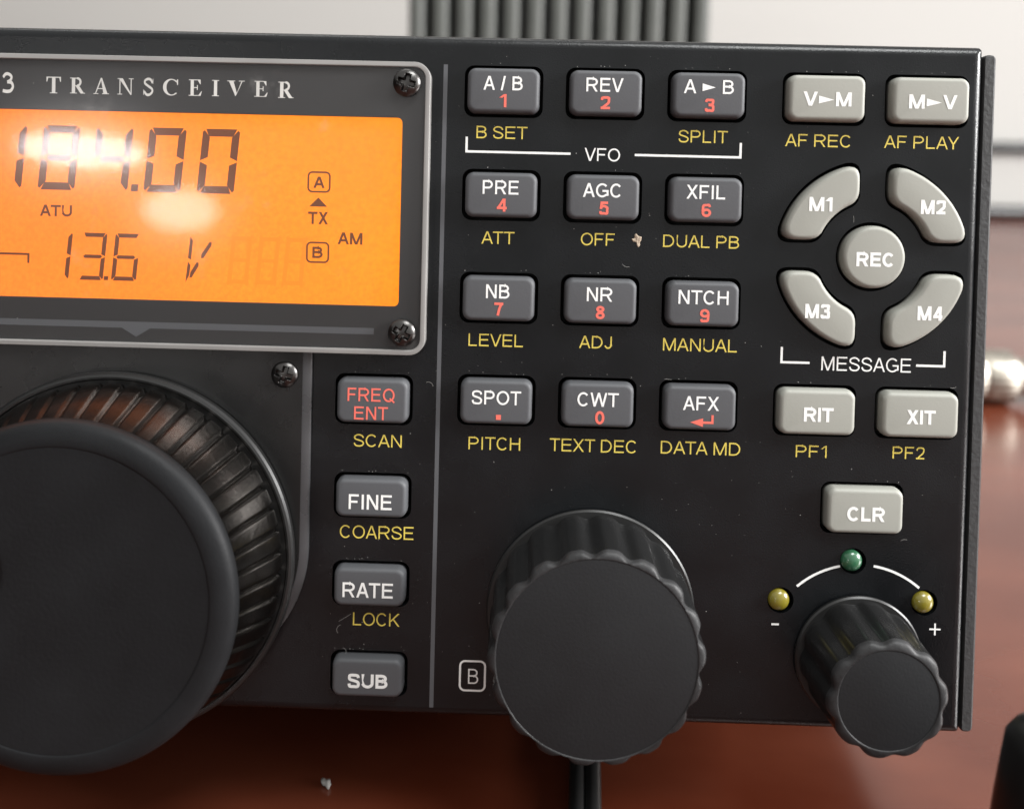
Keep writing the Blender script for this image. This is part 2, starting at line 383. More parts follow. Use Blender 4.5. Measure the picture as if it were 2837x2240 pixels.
    if c == 'Y': return rect(W / 2 - s / 2, 0, W / 2 + s / 2, .43) + D(W / 2 - .01, .4, t * .6, 1) + D(W / 2 + .01, .4, W - t * .6, 1)
    if c == '1': return V(Rr) + D(L * .6, .72, Rr - .02, .97, s * 1.3)
    if c == '2': return strip(catmull([(L, .70), (W * .17, .87), (W * .5, T), (W * .84, .88), (Rr, .72), (W * .82, .5), (W * .45, .26), (W * .2, B)]), s) + Hb(B, 0, W)
    if c == '3': return strip(catmull([(L, .74), (W * .2, .89), (W * .48, T), (W * .82, .89), (Rr - .02, .75), (W * .76, .58), (W * .38, .53)]), s) + strip(catmull([(W * .38, .53), (W * .82, .46), (Rr, .28), (W * .82, .1), (W * .48, B), (W * .17, .1), (L, .27)]), s)
    if c == '4': return V(W * .74) + D(L, .27, W * .72, 1, s * 1.1) + Hb(.28, 0, W)
    if c == '5': return Hb(T, W * .2, W * .94) + D(L + .02, .42, W * .27, 1, s) + strip(catmull([(L + .01, .47), (W * .3, .62), (W * .55, .64), (W * .86, .53), (Rr, .33), (W * .84, .1), (W * .48, B), (W * .16, .1), (L, .26)]), s)
    if c in '69':
        g = strip(earc(W / 2, .32, W / 2 - s / 2, .33 - s / 2, 0, 360, 24)[:-1], s, True) + strip(catmull([(Rr - .02, .76), (W * .78, .90), (W * .52, T), (W * .2, .86), (L, .55), (L, .34)]), s)
        return g if c == '6' else [[(W - x, 1 - y) for x, y in q] for q in g]
    if c == '7': return Hb(T, 0, W) + strip(catmull([(W - s * .7, T), (W * .58, .55), (W * .40, .0)]), s)
    if c == '8': return strip(earc(W / 2, .755, W / 2 - s / 2 - .03, .255 - s / 2, 0, 360, 20)[:-1], s, True) + strip(earc(W / 2, .28, W / 2 - s / 2, .29 - s / 2, 0, 360, 22)[:-1], s, True)
    if c == '/': return D(s * .5, -.02, W - s * .5, 1.02)
    if c == '>': return [[(0, .17), (W, .45), (0, .73)]]
    if c == '+': return rect(W / 2 - s / 2, 0, W / 2 + s / 2, 1) + rect(0, .5 - s / 2, W / 2 - s / 2, .5 + s / 2) + rect(W / 2 + s / 2, .5 - s / 2, W, .5 + s / 2)
    return []
def text_polys(txt, cx, cz, w, cap, s):
    if txt == '.': return [[(cx - w / 2, cz - cap / 2), (cx + w / 2, cz - cap / 2), (cx + w / 2, cz + cap / 2), (cx - w / 2, cz + cap / 2)]]
    if txt == '-': return [[(cx - w / 2, cz - cap / 2), (cx + w / 2, cz - cap / 2), (cx + w / 2, cz + cap / 2), (cx - w / 2, cz + cap / 2)]]
    if txt == '<':                                # the enter arrow
        x0, x1, z0, z1 = cx - w / 2, cx + w / 2, cz - cap / 2, cz + cap / 2
        m = z0 + cap * .36
        return [[(x0, m), (x0 + w * .55, z0), (x0 + w * .55, z0 + cap * .72)], [(x0 + w * .55, m - .17), (x1, m - .17), (x1, m + .17), (x0 + w * .55, m + .17)], [(x1 - .34, m + .17), (x1, m + .17), (x1, z1), (x1 - .34, z1)]]
    x = 0; pos = []
    for i, c in enumerate(txt):
        if c == ' ': x += .34; continue
        sb = SIDE.get(c, .11) * (.55 if s > .19 else .85)
        if pos: x += sb
        pos.append((c, x)); x += ADV[c]
        nxt = txt[i + 1] if i + 1 < len(txt) else ''
        k = .0
        if (c + nxt) in ('AV', 'VA', 'AY', 'LY', 'LT', 'AT', 'TA'): k = -.06
        x += sb + k; last = ADV[c]; lastx = pos[-1][1]
    tot = lastx + last; f = w / (tot * cap)
    if len(txt) == 1 and txt in 'I': f = 1
    out = []
    for c, px in pos:
        for q in glyph(c, ADV[c] * f, s):
            out.append([(cx - w / 2 + (px * f + u) * cap, cz - cap / 2 + v * cap) for u, v in q])
    return out
def serif(c):                                     # bold roman capitals in a 1 x 1 box
    r = lambda x0, y0, x1, y1: [(x0, y0), (x1, y0), (x1, y1), (x0, y1)]
    st = .045
    if c == 'T': return [r(.38, st, .62, 1), r(.24, 0, .76, st), r(0, .94, .38, 1), r(.62, .94, 1, 1), [(0, .70), (.05, .70), (.12, .94), (0, .94)], [(1, .70), (.95, .70), (.88, .94), (1, .94)]]
    if c == 'I': return [r(.27, st, .73, 1 - st), r(0, 0, 1, st), r(0, 1 - st, 1, 1)]
    if c == 'E': return [r(.14, st, .38, 1 - st), r(0, 0, .9, st), r(0, 1 - st, .88, 1), r(.38, .48, .66, .535), [(.62, .36), (.68, .36), (.68, .66), (.62, .66)], [(.9, 0), (1, .28), (.95, .28), (.74, st)], [(.88, 1), (.9, .72), (.85, .72), (.68, 1 - st)]]
    if c == 'R': return [r(.12, st, .34, 1 - st), r(0, 0, .46, st), r(0, 1 - st, .46, 1)] + strip([(.34, .97), (.5, .97)], .06) + strip(earc(.47, .735, .22, .235, 90, -90, 12), .14) + strip([(.34, .49), (.5, .49)], .06) + [[(.36, .49), (.60, .49), (.94, .0), (.70, .0)], r(.70, 0, 1, st)]
    if c == 'A': return [[(.46, 1), (.54, 1), (.9, st), (.64, st)], [(.46, 1), (.52, .9), (.17, st), (.11, st)], r(.27, .31, .72, .365), r(0, 0, .32, st), r(.56, 0, 1, st)]
    if c == 'N': return [r(.12, st, .18, 1 - st), r(.82, 0, .88, 1 - st), [(.08, 1), (.32, 1), (.88, .0), (.82, -.02)], r(0, 0, .3, st), r(0, 1 - st, .3, 1), r(.7, 1 - st, 1, 1)]
    if c == 'V': return [[(.1, 1 - st), (.36, 1 - st), (.56, .18), (.48, 0)], [(.48, 0), (.55, .14), (.87, 1 - st), (.81, 1 - st)], r(0, 1 - st, .45, 1), r(.66, 1 - st, 1, 1)]
    if c == 'C':
        o = earc(.52, .5, .52, .5, 42, 318, 24); i = earc(.56, .5, .34, .44, 48, 312, 24)
        return [[o[k], o[k + 1], i[k + 1], i[k]] for k in range(24)] + [[(.90, .64), (.95, .64), (.95, .98), (.90, .98), (.84, .86)]]
    if c == 'S': return strip(catmull([(.86, .74), (.70, .92), (.45, .96), (.2, .86), (.2, .7), (.5, .54), (.82, .38), (.84, .2), (.6, .045), (.34, .05), (.12, .24)], 6), .15) + [r(.88, .68, .93, .98), r(.05, .02, .10, .33)]
    if c == '3': return strip(catmull([(.10, .76), (.28, .92), (.52, .93), (.74, .8), (.66, .62), (.42, .52)], 6), .16) + strip(catmull([(.42, .54), (.74, .5), (.86, .3), (.7, .1), (.4, .05), (.08, .09)], 6), .17)
    return []
TEXT = [('A / B', -0.07, 95.09, 5.74, 2.02, 'white', 'ab'),
 ('1', 0.0, 92.55, 0.97, 1.9, 'red', 'ab'),
 ('REV', 14.79, 95.17, 5.4, 2.02, 'white', 'rev'),
 ('2', 14.93, 92.57, 1.36, 1.89, 'red', 'rev'),
 ('A > B', 29.92, 95.23, 7.24, 2.01, 'white', 'atob'),
 ('3', 30.1, 92.54, 1.38, 1.89, 'red', 'atob'),
 ('PRE', -0.07, 79.88, 5.26, 2.03, 'white', 'pre'),
 ('4', 0.17, 77.29, 1.45, 1.91, 'red', 'pre'),
 ('AGC', 14.85, 79.8, 5.71, 2.03, 'white', 'agc'),
 ('5', 15.12, 77.22, 1.32, 1.91, 'red', 'agc'),
 ('XFIL', 29.91, 79.9, 5.65, 2.02, 'white', 'xfil'),
 ('6', 30.06, 77.24, 1.39, 1.9, 'red', 'xfil'),
 ('NB', -0.12, 64.6, 3.46, 2.04, 'white', 'nb'),
 ('7', 0.08, 62.02, 1.32, 1.92, 'red', 'nb'),
 ('NR', 14.82, 64.55, 3.72, 2.04, 'white', 'nr'),
 ('8', 14.99, 61.9, 1.32, 1.91, 'red', 'nr'),
 ('NTCH', 30.02, 64.51, 7.3, 2.04, 'white', 'ntch'),
 ('9', 30.26, 61.84, 1.39, 1.91, 'red', 'ntch'),
 ('SPOT', 0.05, 48.93, 7.28, 2.05, 'white', 'spot'),
 ('.', 0.42, 46.05, 0.74, 0.74, 'red', 'spot'),
 ('CWT', 15.01, 49.08, 6.07, 2.05, 'white', 'cwt'),
 ('0', 15.32, 46.43, 1.37, 1.92, 'red', 'cwt'),
 ('AFX', 30.11, 48.95, 5.27, 2.04, 'white', 'afx'),
 ('<', 30.3, 46.39, 3.42, 1.77, 'red', 'afx'),
 ('V>M', 47.12, 93.83, 6.96, 2.06, 'bold', 'vm'),
 ('M>V', 62.36, 93.75, 6.93, 2.05, 'bold', 'mv'),
 ('M1', 46.65, 78.55, 3.36, 2.06, 'bold', 'm1'),
 ('M2', 62.88, 78.51, 3.54, 2.06, 'bold', 'm2'),
 ('REC', 54.81, 70.69, 5.52, 2.07, 'bold', 'rec'),
 ('M3', 46.66, 62.94, 3.59, 2.08, 'bold', 'm3'),
 ('M4', 62.94, 63.05, 3.6, 2.07, 'bold', 'm4'),
 ('RIT', 47.3, 47.77, 4.31, 2.09, 'bold', 'rit'),
 ('XIT', 62.16, 47.83, 4.22, 2.08, 'bold', 'xit'),
 ('CLR', 54.64, 33.34, 5.49, 2.1, 'bold', 'clr'),
 ('FREQ', -18.46, 48.84, 6.97, 1.97, 'redreg', 'freq'),
 ('ENT', -18.42, 46.11, 5.03, 1.94, 'redreg', 'freq'),
 ('FINE', -18.26, 32.91, 6.39, 2.22, 'semib', 'fine'),
 ('RATE', -18.36, 19.74, 7.5, 2.22, 'semib', 'rate'),
 ('SUB', -18.09, 6.13, 5.96, 2.1, 'bold', 'sub'),
 ('B SET', -0.13, 88.03, 7.55, 1.83, 'yellow', ''),
 ('SPLIT', 29.59, 88.1, 7.24, 1.82, 'yellow', ''),
 ('ATT', -0.34, 72.43, 4.89, 1.83, 'yellow', ''),
 ('OFF', 14.46, 72.57, 4.99, 1.84, 'yellow', ''),
 ('DUAL PB', 29.74, 72.61, 11.2, 1.83, 'yellow', ''),
 ('LEVEL', -0.31, 57.16, 8.11, 1.85, 'yellow', ''),
 ('ADJ', 14.53, 57.29, 4.83, 1.84, 'yellow', ''),
 ('MANUAL', 30.01, 57.27, 10.92, 1.88, 'yellow', ''),
 ('PITCH', -0.14, 41.71, 7.73, 1.9, 'yellow', ''),
 ('TEXT DEC', 14.63, 41.82, 13.02, 1.9, 'yellow', ''),
 ('DATA MD', 30.53, 41.92, 11.79, 1.9, 'yellow', ''),
 ('AF REC', 46.51, 87.9, 9.7, 1.83, 'yellow', ''),
 ('AF PLAY', 61.59, 87.99, 10.91, 1.83, 'yellow', ''),
 ('PF1', 46.9, 41.93, 4.55, 1.8, 'yellow', ''),
 ('PF2', 61.22, 42.14, 4.68, 1.8, 'yellow', ''),
 ('SCAN', -17.62, 41.62, 7.23, 1.87, 'yellow', ''),
 ('COARSE', -17.48, 27.83, 11.08, 1.94, 'yellow', ''),
 ('LOCK', -17.26, 14.66, 7.03, 1.95, 'yellow', ''),
 ('VFO', 14.81, 85.09, 5.25, 1.9, 'line', ''),
 ('MESSAGE', 54.57, 55.07, 13.15, 2.06, 'line', ''),
 ('B', -2.48, 6.53, 1.55, 2.27, 'line', ''),
 ('-', 42.37, 15.92, 1.12, 0.3, 'bold', ''),
 ('+', 66.0, 15.94, 1.67, 1.77, 'line', ''),
 ('3', -73.29, 93.61, 1.93, 2.93, 'serif', ''),
 ('T', -66.51, 93.39, 2.16, 2.43, 'serif', ''),
 ('R', -62.94, 93.38, 2.26, 2.31, 'serif', ''),
 ('A', -59.41, 93.41, 2.31, 2.39, 'serif', ''),
 ('N', -55.8, 93.41, 2.38, 2.39, 'serif', ''),
 ('S', -52.4, 93.43, 1.66, 2.51, 'serif', ''),
 ('C', -49.06, 93.45, 2.35, 2.46, 'serif', ''),
 ('E', -45.42, 93.46, 1.96, 2.39, 'serif', ''),
 ('I', -42.43, 93.46, 1.04, 2.36, 'serif', ''),
 ('V', -39.41, 93.47, 2.6, 2.3, 'serif', ''),
 ('E', -35.68, 93.49, 1.98, 2.31, 'serif', ''),
 ('R', -32.01, 93.42, 2.29, 2.36, 'serif', ''),
 ('ATU', -66.49, 74.85, 4.84, 1.7, 'lcd', ''),
 ('TX', -27.13, 74.71, 3.03, 1.84, 'lcd', ''),
 ('AM', -22.31, 71.78, 3.7, 1.76, 'lcd', ''),
 ('A', -27.09, 80.0, 1.7, 1.69, 'lcd', ''),
 ('B', -27.12, 69.59, 1.55, 1.69, 'lcd', '')]

# ------------------------------------------------------------------ the desk and the wall behind it
tag(obj('desk', box(-1.3, 1.3, -.6, 1.06, -.03, 0, bevel=.002), 'desk'), kind='structure')
tag(obj('wall', box(-2.2, 2.2, 1.08, 1.16, -.75, 1.7), 'wall'), kind='structure')

# ------------------------------------------------------------------ the radio
RADIO = empty('transceiver', ROOT_M)
tag(RADIO, 'black radio transceiver with amber display, push buttons and three round knobs', 'radio')
XL, XR, ZB, ZT = -198.0, 70.42, 0.15, 102.2
KEYS = {}                                          # name -> (x, z, w, h, colour)
for r, names in enumerate((('ab', 'rev', 'atob'), ('pre', 'agc', 'xfil'), ('nb', 'nr', 'ntch'), ('spot', 'cwt', 'afx'))):
    for c_, n in enumerate(names): KEYS[n] = (15.0 * c_, 94.05 - 15.28 * r, 10.65, 6.62, 'key_dark')
KEYS.update(freq=(-18.3, 47.85, 10.65, 6.62, 'key_dark'), fine=(-18.2, 33.4, 10.65, 5.8, 'key_dark'), rate=(-18.2, 20.1, 10.65, 5.8, 'key_dark'), sub=(-18.2, 6.5, 10.65, 5.8, 'key_dark'),
            vm=(47.15, 94.0, 11.2, 6.7, 'key_light'), mv=(62.15, 94.0, 11.2, 6.7, 'key_light'), rit=(47.15, 48.05, 11.2, 6.7, 'key_light'), xit=(62.15, 48.05, 11.2, 6.7, 'key_light'), clr=(54.6, 33.7, 11.2, 6.7, 'key_light'))
REC = (54.7, 71.0)
QUAD = {'m1': (-1, 1), 'm2': (1, 1), 'm3': (-1, -1), 'm4': (1, -1)}
LEDS = [(53.6, 25.75, 'led_green'), (43.05, 19.55, 'led_yellow'), (64.3, 19.85, 'led_yellow')]
GO = .5
holes = [rrect(w + 2 * GO, h + 2 * GO, 1.1 + .3, 5, x, z) for x, z, w, h, _ in KEYS.values()]
holes.append(circle(4.6 + GO, 48, *REC))
for sx, sz in QUAD.values(): holes.append([(REC[0] + x, REC[1] + z) for x, z in sector(sx, sz, 2.3 - GO, 8.3 - GO, 13.8 + GO, 2.3)])
for x, z, _ in LEDS: holes.append(circle(1.95, 32, x, z))
def framed(i, r): return rrect(XR - XL - 2 * i, ZT - ZB - 2 * i, max(r - i, .4), 6, (XL + XR) / 2, (ZT + ZB) / 2)
bm = plate([framed(1.5, .7)] + holes, -1.6, 0)
rings = [(framed(1.5 - 1.5 * math.sin(a), .7), -1.5 + 1.5 * math.cos(a)) for a in [math.pi / 2 * k / 8 for k in range(9)]] + [(framed(0, .7), -9)]
loft(rings, False, False, bm)
bmesh.ops.recalc_face_normals(bm, faces=bm.faces)
FRONT = obj('front_panel', bm, 'panel', RADIO, smooth=30)
obj('circuit_backing', plate([framed(2.2, 1)], -4.2, -3.4), 'pit', RADIO)
b2 = box(XL * MM - .0015, (XR + .3) * MM, .009, .255, .0005, .1005, bevel=.001)
obj('case_body', b2, 'rail', RADIO, smooth=30)
for s, x0 in ((1, XR + .12), (-1, XL - 1.97)):
    bm = bmesh.new()
    o_ = [(x0, 0.2), (x0 + 1.85, 0.2), (x0 + 1.85, 101.0), (x0, 101.0)]
    loft([(rrect(1.3, 100.2, .3, 4, x0 + .85, 50.7), -.55), (rrect(1.85, 100.8, .7, 4, x0 + .925, 50.7), -.9), (rrect(1.85, 100.8, .7, 4, x0 + .925, 50.7), -255)], bm=bm)
    obj('side_rail', bm, 'rail', RADIO, smooth=35)
for x, y in ((-150, .235), (40, .235), (-150, .10), (35, .10)):
    h_ = (.021 + y * math.sin(-TILT) * 1) / math.cos(TILT)
    # each foot is as long as the gap between the tilted base and the desk
    z1 = .0006; z0 = -(.021 - y * math.sin(TILT)) / math.cos(TILT)
    if z0 > z1 - .0015: z0 = z1 - .0015
    bm = bmesh.new(); n = 24
    a = [bm.verts.new((x * MM + .007 * math.cos(2 * math.pi * k / n), y + .007 * math.sin(2 * math.pi * k / n), z1)) for k in range(n)]
    b = [bm.verts.new((x * MM + .0062 * math.cos(2 * math.pi * k / n), y + .0062 * math.sin(2 * math.pi * k / n), z0)) for k in range(n)]
    for i in range(n): bm.faces.new((b[i], b[(i + 1) % n], a[(i + 1) % n], a[i]))
    bm.faces.new(b[::-1]); bm.faces.new(a)
    obj('rubber_foot', bm, 'cable', RADIO, smooth=40)

# ---- keys and their legends
LEGEND = {}
for t_ in TEXT: LEGEND.setdefault(t_[6], []).append(t_)
STROKE = dict(white=.285, red=.37, bold=.44, redreg=.26, semib=.33, yellow=.205, line=.22, lcd=.34)
INK = dict(white='white', red='red', bold='white', redreg='red', semib='white', yellow='yellow', line='white', lcd='lcd_ink')
def lettering(t_, parent, h, ox=0, oz=0, name='printed_legend', lab=None):
    s, x, z, w, cap, st, _ = t_
    if s == '+': polys = text_polys(s, x - ox, z - oz, w, cap, .24 / cap)
    else: polys = text_polys(s, x - ox, z - oz, w, cap, STROKE[st] / cap)
    return obj(name, flat(polys, h), INK[st], parent, label=lab)
def key_mesh(outline, H=1.8):                      # outline(inset) -> points; soft moulded rubber profile
    prof = [(0, -3.2), (0, .55), (.07, H - .55), (.12, H - .38), (.22, H - .22), (.36, H - .09), (.52, H - .02), (.7, H)]
    return loft([(outline(i), h) for i, h in prof])
def key_labels(own): return 'button printed ' + ' and '.join('%s' % t_[0] for t_ in LEGEND[own] if t_[0] not in '<.')
for n, (x, z, w, h, m) in KEYS.items():
    k = obj('push_button', key_mesh(lambda i: rrect(w - 2 * i, h - 2 * i, 1.25 - i * .7, 6)), m, RADIO, P(x, z), smooth=True)
    for t_ in LEGEND[n]: lettering(t_, k, 1.83, x, z)
k = obj('push_button', key_mesh(lambda i: circle(4.6 - i, 64)), 'key_light', RADIO, P(*REC), smooth=True, label='round pale grey button')
for t_ in LEGEND['rec']: lettering(t_, k, 1.83, *REC)
for n, (sx, sz) in QUAD.items():
    k = obj('push_button', key_mesh(lambda i: sector(sx, sz, 2.3 + i, 8.3 + i, 13.8 - i, max(2.2 - i * .6, .8))), 'key_light', RADIO, P(*REC), smooth=True, label='curved pale grey button')
    for t_ in LEGEND[n]: lettering(t_, k, 1.83, *REC)

# ---- printing on the panel
for t_ in LEGEND['']:
    if t_[5] in ('yellow', 'line', 'bold'): lettering(t_, FRONT, .02, name='printed_lettering')
def lines(pts, w, m, name='printed_line', closed=False): return obj(name, flat(strip(pts, w, closed), .02), m, FRONT)
lines([(-5.33, 87.3), (-5.33, 85.13), (10.1, 85.13)], .34, 'white'); lines([(19.6, 85.17), (35.15, 85.17), (35.15, 87.3)], .34, 'white')
lines([(42.1, 57.35), (42.1, 55.08), (46.25, 55.08)], .34, 'white'); lines([(61.9, 55.12), (66.0, 55.12), (66.0, 57.35)], .34, 'white')
lines(rrect(3.75, 4.45, .75, 5, -2.6, 6.6), .3, 'white', closed=True)
lines(earc(54.62, 11.5, 13.75, 13.75, 132, 102.3, 16), .36, 'white'); lines(earc(54.62, 11.5, 13.75, 13.75, 81.5, 50, 16), .36, 'white')
lines([(-8.68, 97.9), (-8.68, 1.6)], .62, 'grey_line', 'divider_line')
chip = [(-.75, .1), (-.35, .2), (-.3, .75), (-.05, .95), (.2, .6), (.75, .45), (.7, -.1), (.5, -.35), (.55, -.8), (.3, -1.15), (.05, -.75), (.05, -.4), (-.5, -.3)]
obj('paint_chip', loft([([(20.2 + x, 72.65 + z) for x, z in reversed(chip)], .012), ([(20.2 + x * .8, 72.65 + z * .8) for x, z in reversed(chip)], .09)], cap0=False), 'chip', FRONT, label='small tan chip beside the word OFF')

# ---- light emitting diodes
for x, z, m in LEDS:
    prof = [(1.58, -3), (1.58, 0)] + [(1.58 * math.cos(a), .0 + 1.1 * math.sin(a)) for a in [math.pi / 2 * k / 9 for k in range(1, 9)]]
    obj('indicator_light', loft([(circle(r, 32), h) for r, h in prof]), m, RADIO, P(x - .3, z + .12), smooth=True, label=('green' if 'green' in m else 'yellow') + ' indicator light')

# ---- cross-head screws
def screw(x, z, h, r=2.0, rot=0):
    bm = bmesh.new(); n = 45; g = {}
    for i in range(n):
        for j in range(n):
            u, v = -1 + 2 * i / (n - 1), -1 + 2 * j / (n - 1)
            du, dv = u * math.sqrt(1 - v * v / 2), v * math.sqrt(1 - u * u / 2)
            q = math.hypot(du, dv); H = 1.15 * math.sqrt(max(0, 1 - (q * .93) ** 2)) - .1
            ca, sa = math.cos(rot), math.sin(rot); a, b = du * ca - dv * sa, du * sa + dv * ca
            arm = min(max(abs(a) - .19, abs(b) - .62), max(abs(b) - .19, abs(a) - .62), max(abs(a) + abs(b) - .54, 0) if abs(a) + abs(b) < .54 else 9)
            dep = max(0, min(1, .5 - arm / .09)); H -= dep * .75
            g[i, j] = bm.verts.new(P(x + du * r, z + dv * r, h + H))
    for i in range(n - 1):
        for j in range(n - 1): bm.faces.new((g[i, j], g[i + 1, j], g[i + 1, j + 1], g[i, j + 1]))
    rim = [bm.verts.new(P(x + r * math.cos(2 * math.pi * k / 40), z + r * math.sin(2 * math.pi * k / 40), h - .3)) for k in range(40)]
    top = [bm.verts.new(P(x + r * math.cos(2 * math.pi * k / 40), z + r * math.sin(2 * math.pi * k / 40), h + .33)) for k in range(40)]
    for k in range(40): bm.faces.new((rim[k], rim[(k + 1) % 40], top[(k + 1) % 40], top[k]))
    return bm

# ---- display: dark printed bezel, clear window, backlit amber glass with dark segments
BX0, BX1, BZ0, BZ1 = -112.0, -10.75, 55.0, 97.75
WX0, WX1, WZ0, WZ1 = -108.0, -14.72, 61.9, 89.8
bw, bh, bcx, bcz = BX1 - BX0, BZ1 - BZ0, (BX0 + BX1) / 2, (BZ0 + BZ1) / 2
BEZEL = obj('display_bezel', plate([rrect(bw - 1.4, bh - 1.4, 1.6, 8, bcx, bcz), rrect(WX1 - WX0, WZ1 - WZ0, .9, 6, (WX0 + WX1) / 2, (WZ0 + WZ1) / 2)], .02, 1.62), 'bezel', RADIO)
obj('edge_strip', plate([rrect(bw, bh, 2.3, 8, bcx, bcz), rrect(bw - 1.1, bh - 1.1, 1.75, 8, bcx, bcz)], .02, 2.36, .1), 'edge', BEZEL, smooth=40)
obj('clear_window', plate([rrect(bw - 1.16, bh - 1.16, 1.72, 8, bcx, bcz)], 1.72, 2.3), 'lens', BEZEL)
obj('backlit_screen', plate([rrect(WX1 - WX0 + .6, WZ1 - WZ0 + .6, .3, 2, (WX0 + WX1) / 2, (WZ0 + WZ1) / 2)], .1, .45), 'lcd', BEZEL)
def seg7(x, z, w, h, t, sl, on, g=.14):            # x,z lower left corner of the upright cell; sl = lean per mm of height
    f = lambda u, v: (x + u + sl * v, z + v); m = h / 2; out = []
    c = t * .28
    S = {'a': [(g + c, h), (w - g - c, h), (w - g - t + c, h - t), (g + t - c, h - t)],
         'd': [(g + t - c, t), (w - g - t + c, t), (w - g - c, 0), (g + c, 0)],
         'g': [(t * .55 + g, m), (t + g * .6, m + t * .42), (w - t - g * .6, m + t * .42), (w - t * .55 - g, m), (w - t - g * .6, m - t * .42), (t + g * .6, m - t * .42)],
         'f': [(0, h - g - c), (t * .25, h - g - c * .2), (t, h - t - g), (t, m + t * .5 + g * .3), (0, m + g * .6)],
         'e': [(0, m - g * .6), (t, m - t * .5 - g * .3), (t, t + g), (t * .25, g + c * .2), (0, g + c)],
         'b': [(w, h - g - c), (w - t * .25, h - g - c * .2), (w - t, h - t - g), (w - t, m + t * .5 + g * .3), (w, m + g * .6)],
         'c': [(w, m - g * .6), (w - t, m - t * .5 - g * .3), (w - t, t + g), (w - t * .25, g + c * .2), (w, g + c)]}
    return [[f(*p) for p in S[k]] for k in on]
HL = .47
sl = .09
for ch, x in (('bc', -77.35), ('abcdefg', -69.33), ('bcfg', -61.35), ('abcdef', -53.4), ('abcdef', -45.4)):
    obj('lcd_digit', flat(seg7(x, 77.95, 5.55, 9.6, 1.12, sl, ch), HL), 'lcd_ink', BEZEL)
obj('lcd_decimal_point', flat([[(-55.28, 77.98), (-54.22, 77.98), (-54.12, 79.05), (-55.18, 79.05)]], HL), 'lcd_ink', BEZEL)
for ch, x in (('bc', -68.25), ('abcdg', -63.05), ('acdefg', -58.05)):
    obj('lcd_digit', flat(seg7(x, 64.62, 3.75, 7.05, .62, sl, ch, .1), HL), 'lcd_ink', BEZEL)
obj('lcd_decimal_point', flat([[(-59.15, 64.65), (-58.5, 64.65), (-58.45, 65.25), (-59.1, 65.25)]], HL), 'lcd_ink', BEZEL)
obj('lcd_digit', flat([[(-46.5, 68.3), (-46.05, 68.0), (-45.8, 70.9), (-46.2, 71.5)], [(-46.85, 64.6), (-46.3, 65.7), (-46.1, 67.2), (-46.5, 67.75)],
                       [(-44.55, 68.3), (-44.2, 68.3), (-43.0, 70.2), (-43.0, 70.75), (-43.3, 70.75), (-44.5, 68.9)], [(-46.25, 65.3), (-45.9, 65.4), (-44.9, 67.1), (-44.9, 67.65), (-45.2, 67.65), (-46.1, 66.2)]], HL), 'lcd_ink', BEZEL)
for x in (-40.6, -36.4, -32.4): obj('unlit_digit', flat(seg7(x, 64.62, 3.1, 7.05, .62, sl, 'abcdefg', -.35), .455), 'ghost', BEZEL)
for t_ in LEGEND['']:
    if t_[5] == 'lcd': lettering(t_, BEZEL, HL, name='lcd_lettering')
for cz in (80.05, 69.6): obj('lcd_frame', flat(strip(rrect(3.2, 2.9, .6, 5, -27.1, cz), .26, True), HL), 'lcd_ink', BEZEL)
obj('lcd_arrow', flat([[(-28.5, 76.4), (-25.8, 76.4), (-27.15, 77.75)]], HL), 'lcd_ink', BEZEL)
obj('lcd_bracket', flat(strip([(-80, 68.25), (-70.55, 68.25), (-70.55, 66.9)], .33), HL), 'lcd_ink', BEZEL)
LETTERS = [t_ for t_ in LEGEND[''] if t_[5] == 'serif']
for s, x, z, w, cap, _, _ in LETTERS:
    obj('printed_lettering', flat([[(x - w / 2 + u * w, z - cap / 2 + v * cap) for u, v in q] for q in serif(s)], 1.64), 'silver_ink', BEZEL)
obj('printed_band', flat([[(-108, 57.75), (-18.3, 57.75), (-18.3, 58.7), (-108, 58.7)], [(-55.8, 57.75), (-53.65, 56.45), (-51.6, 57.75)]], 1.64), 'grey_line', BEZEL, label='grey band with a small pointer above the tuning knob')
for x, z, r in ((-14.1, 94.75, .25), (-14.05, 58.2, .5)): obj('screw', screw(x, z, 2.3, rot=r), 'screw', BEZEL, smooth=50)

# ---- base plate of the tuning knob
KX, KZ = -56.4, 24.1
def PL(i):                                          # square top corners under the bezel, wide round lower ones
    x0, x1, z0, z1, r = -87.6 + i, -27.6 - i, 5.2 + i, 54.95, 20 - i
    return [(x0 + r + r * math.cos(a), z0 + r + r * math.sin(a)) for a in [math.pi + math.pi / 2 * k / 20 for k in range(21)]] + [(x1 - r + r * math.cos(a), z0 + r + r * math.sin(a)) for a in [-math.pi / 2 + math.pi / 2 * k / 20 for k in range(21)]] + [(x1, z1), (x0, z1)]
TUNE = obj('knob_plate', loft([(PL(1.25), 1.1), (PL(1.25), 1.1)], cap0=False), 'plate', RADIO)
obj('edge_strip', loft([(PL(0), 0.02), (PL(0), .5), (PL(.25), .75), (PL(1.1), 1.1), (PL(1.25), 1.1)], cap0=False, cap1=False), 'edge_dark', TUNE, smooth=30)
obj('screw', screw(-31.5, 51.4, 1.1, 1.95, .3), 'screw', TUNE, smooth=50)

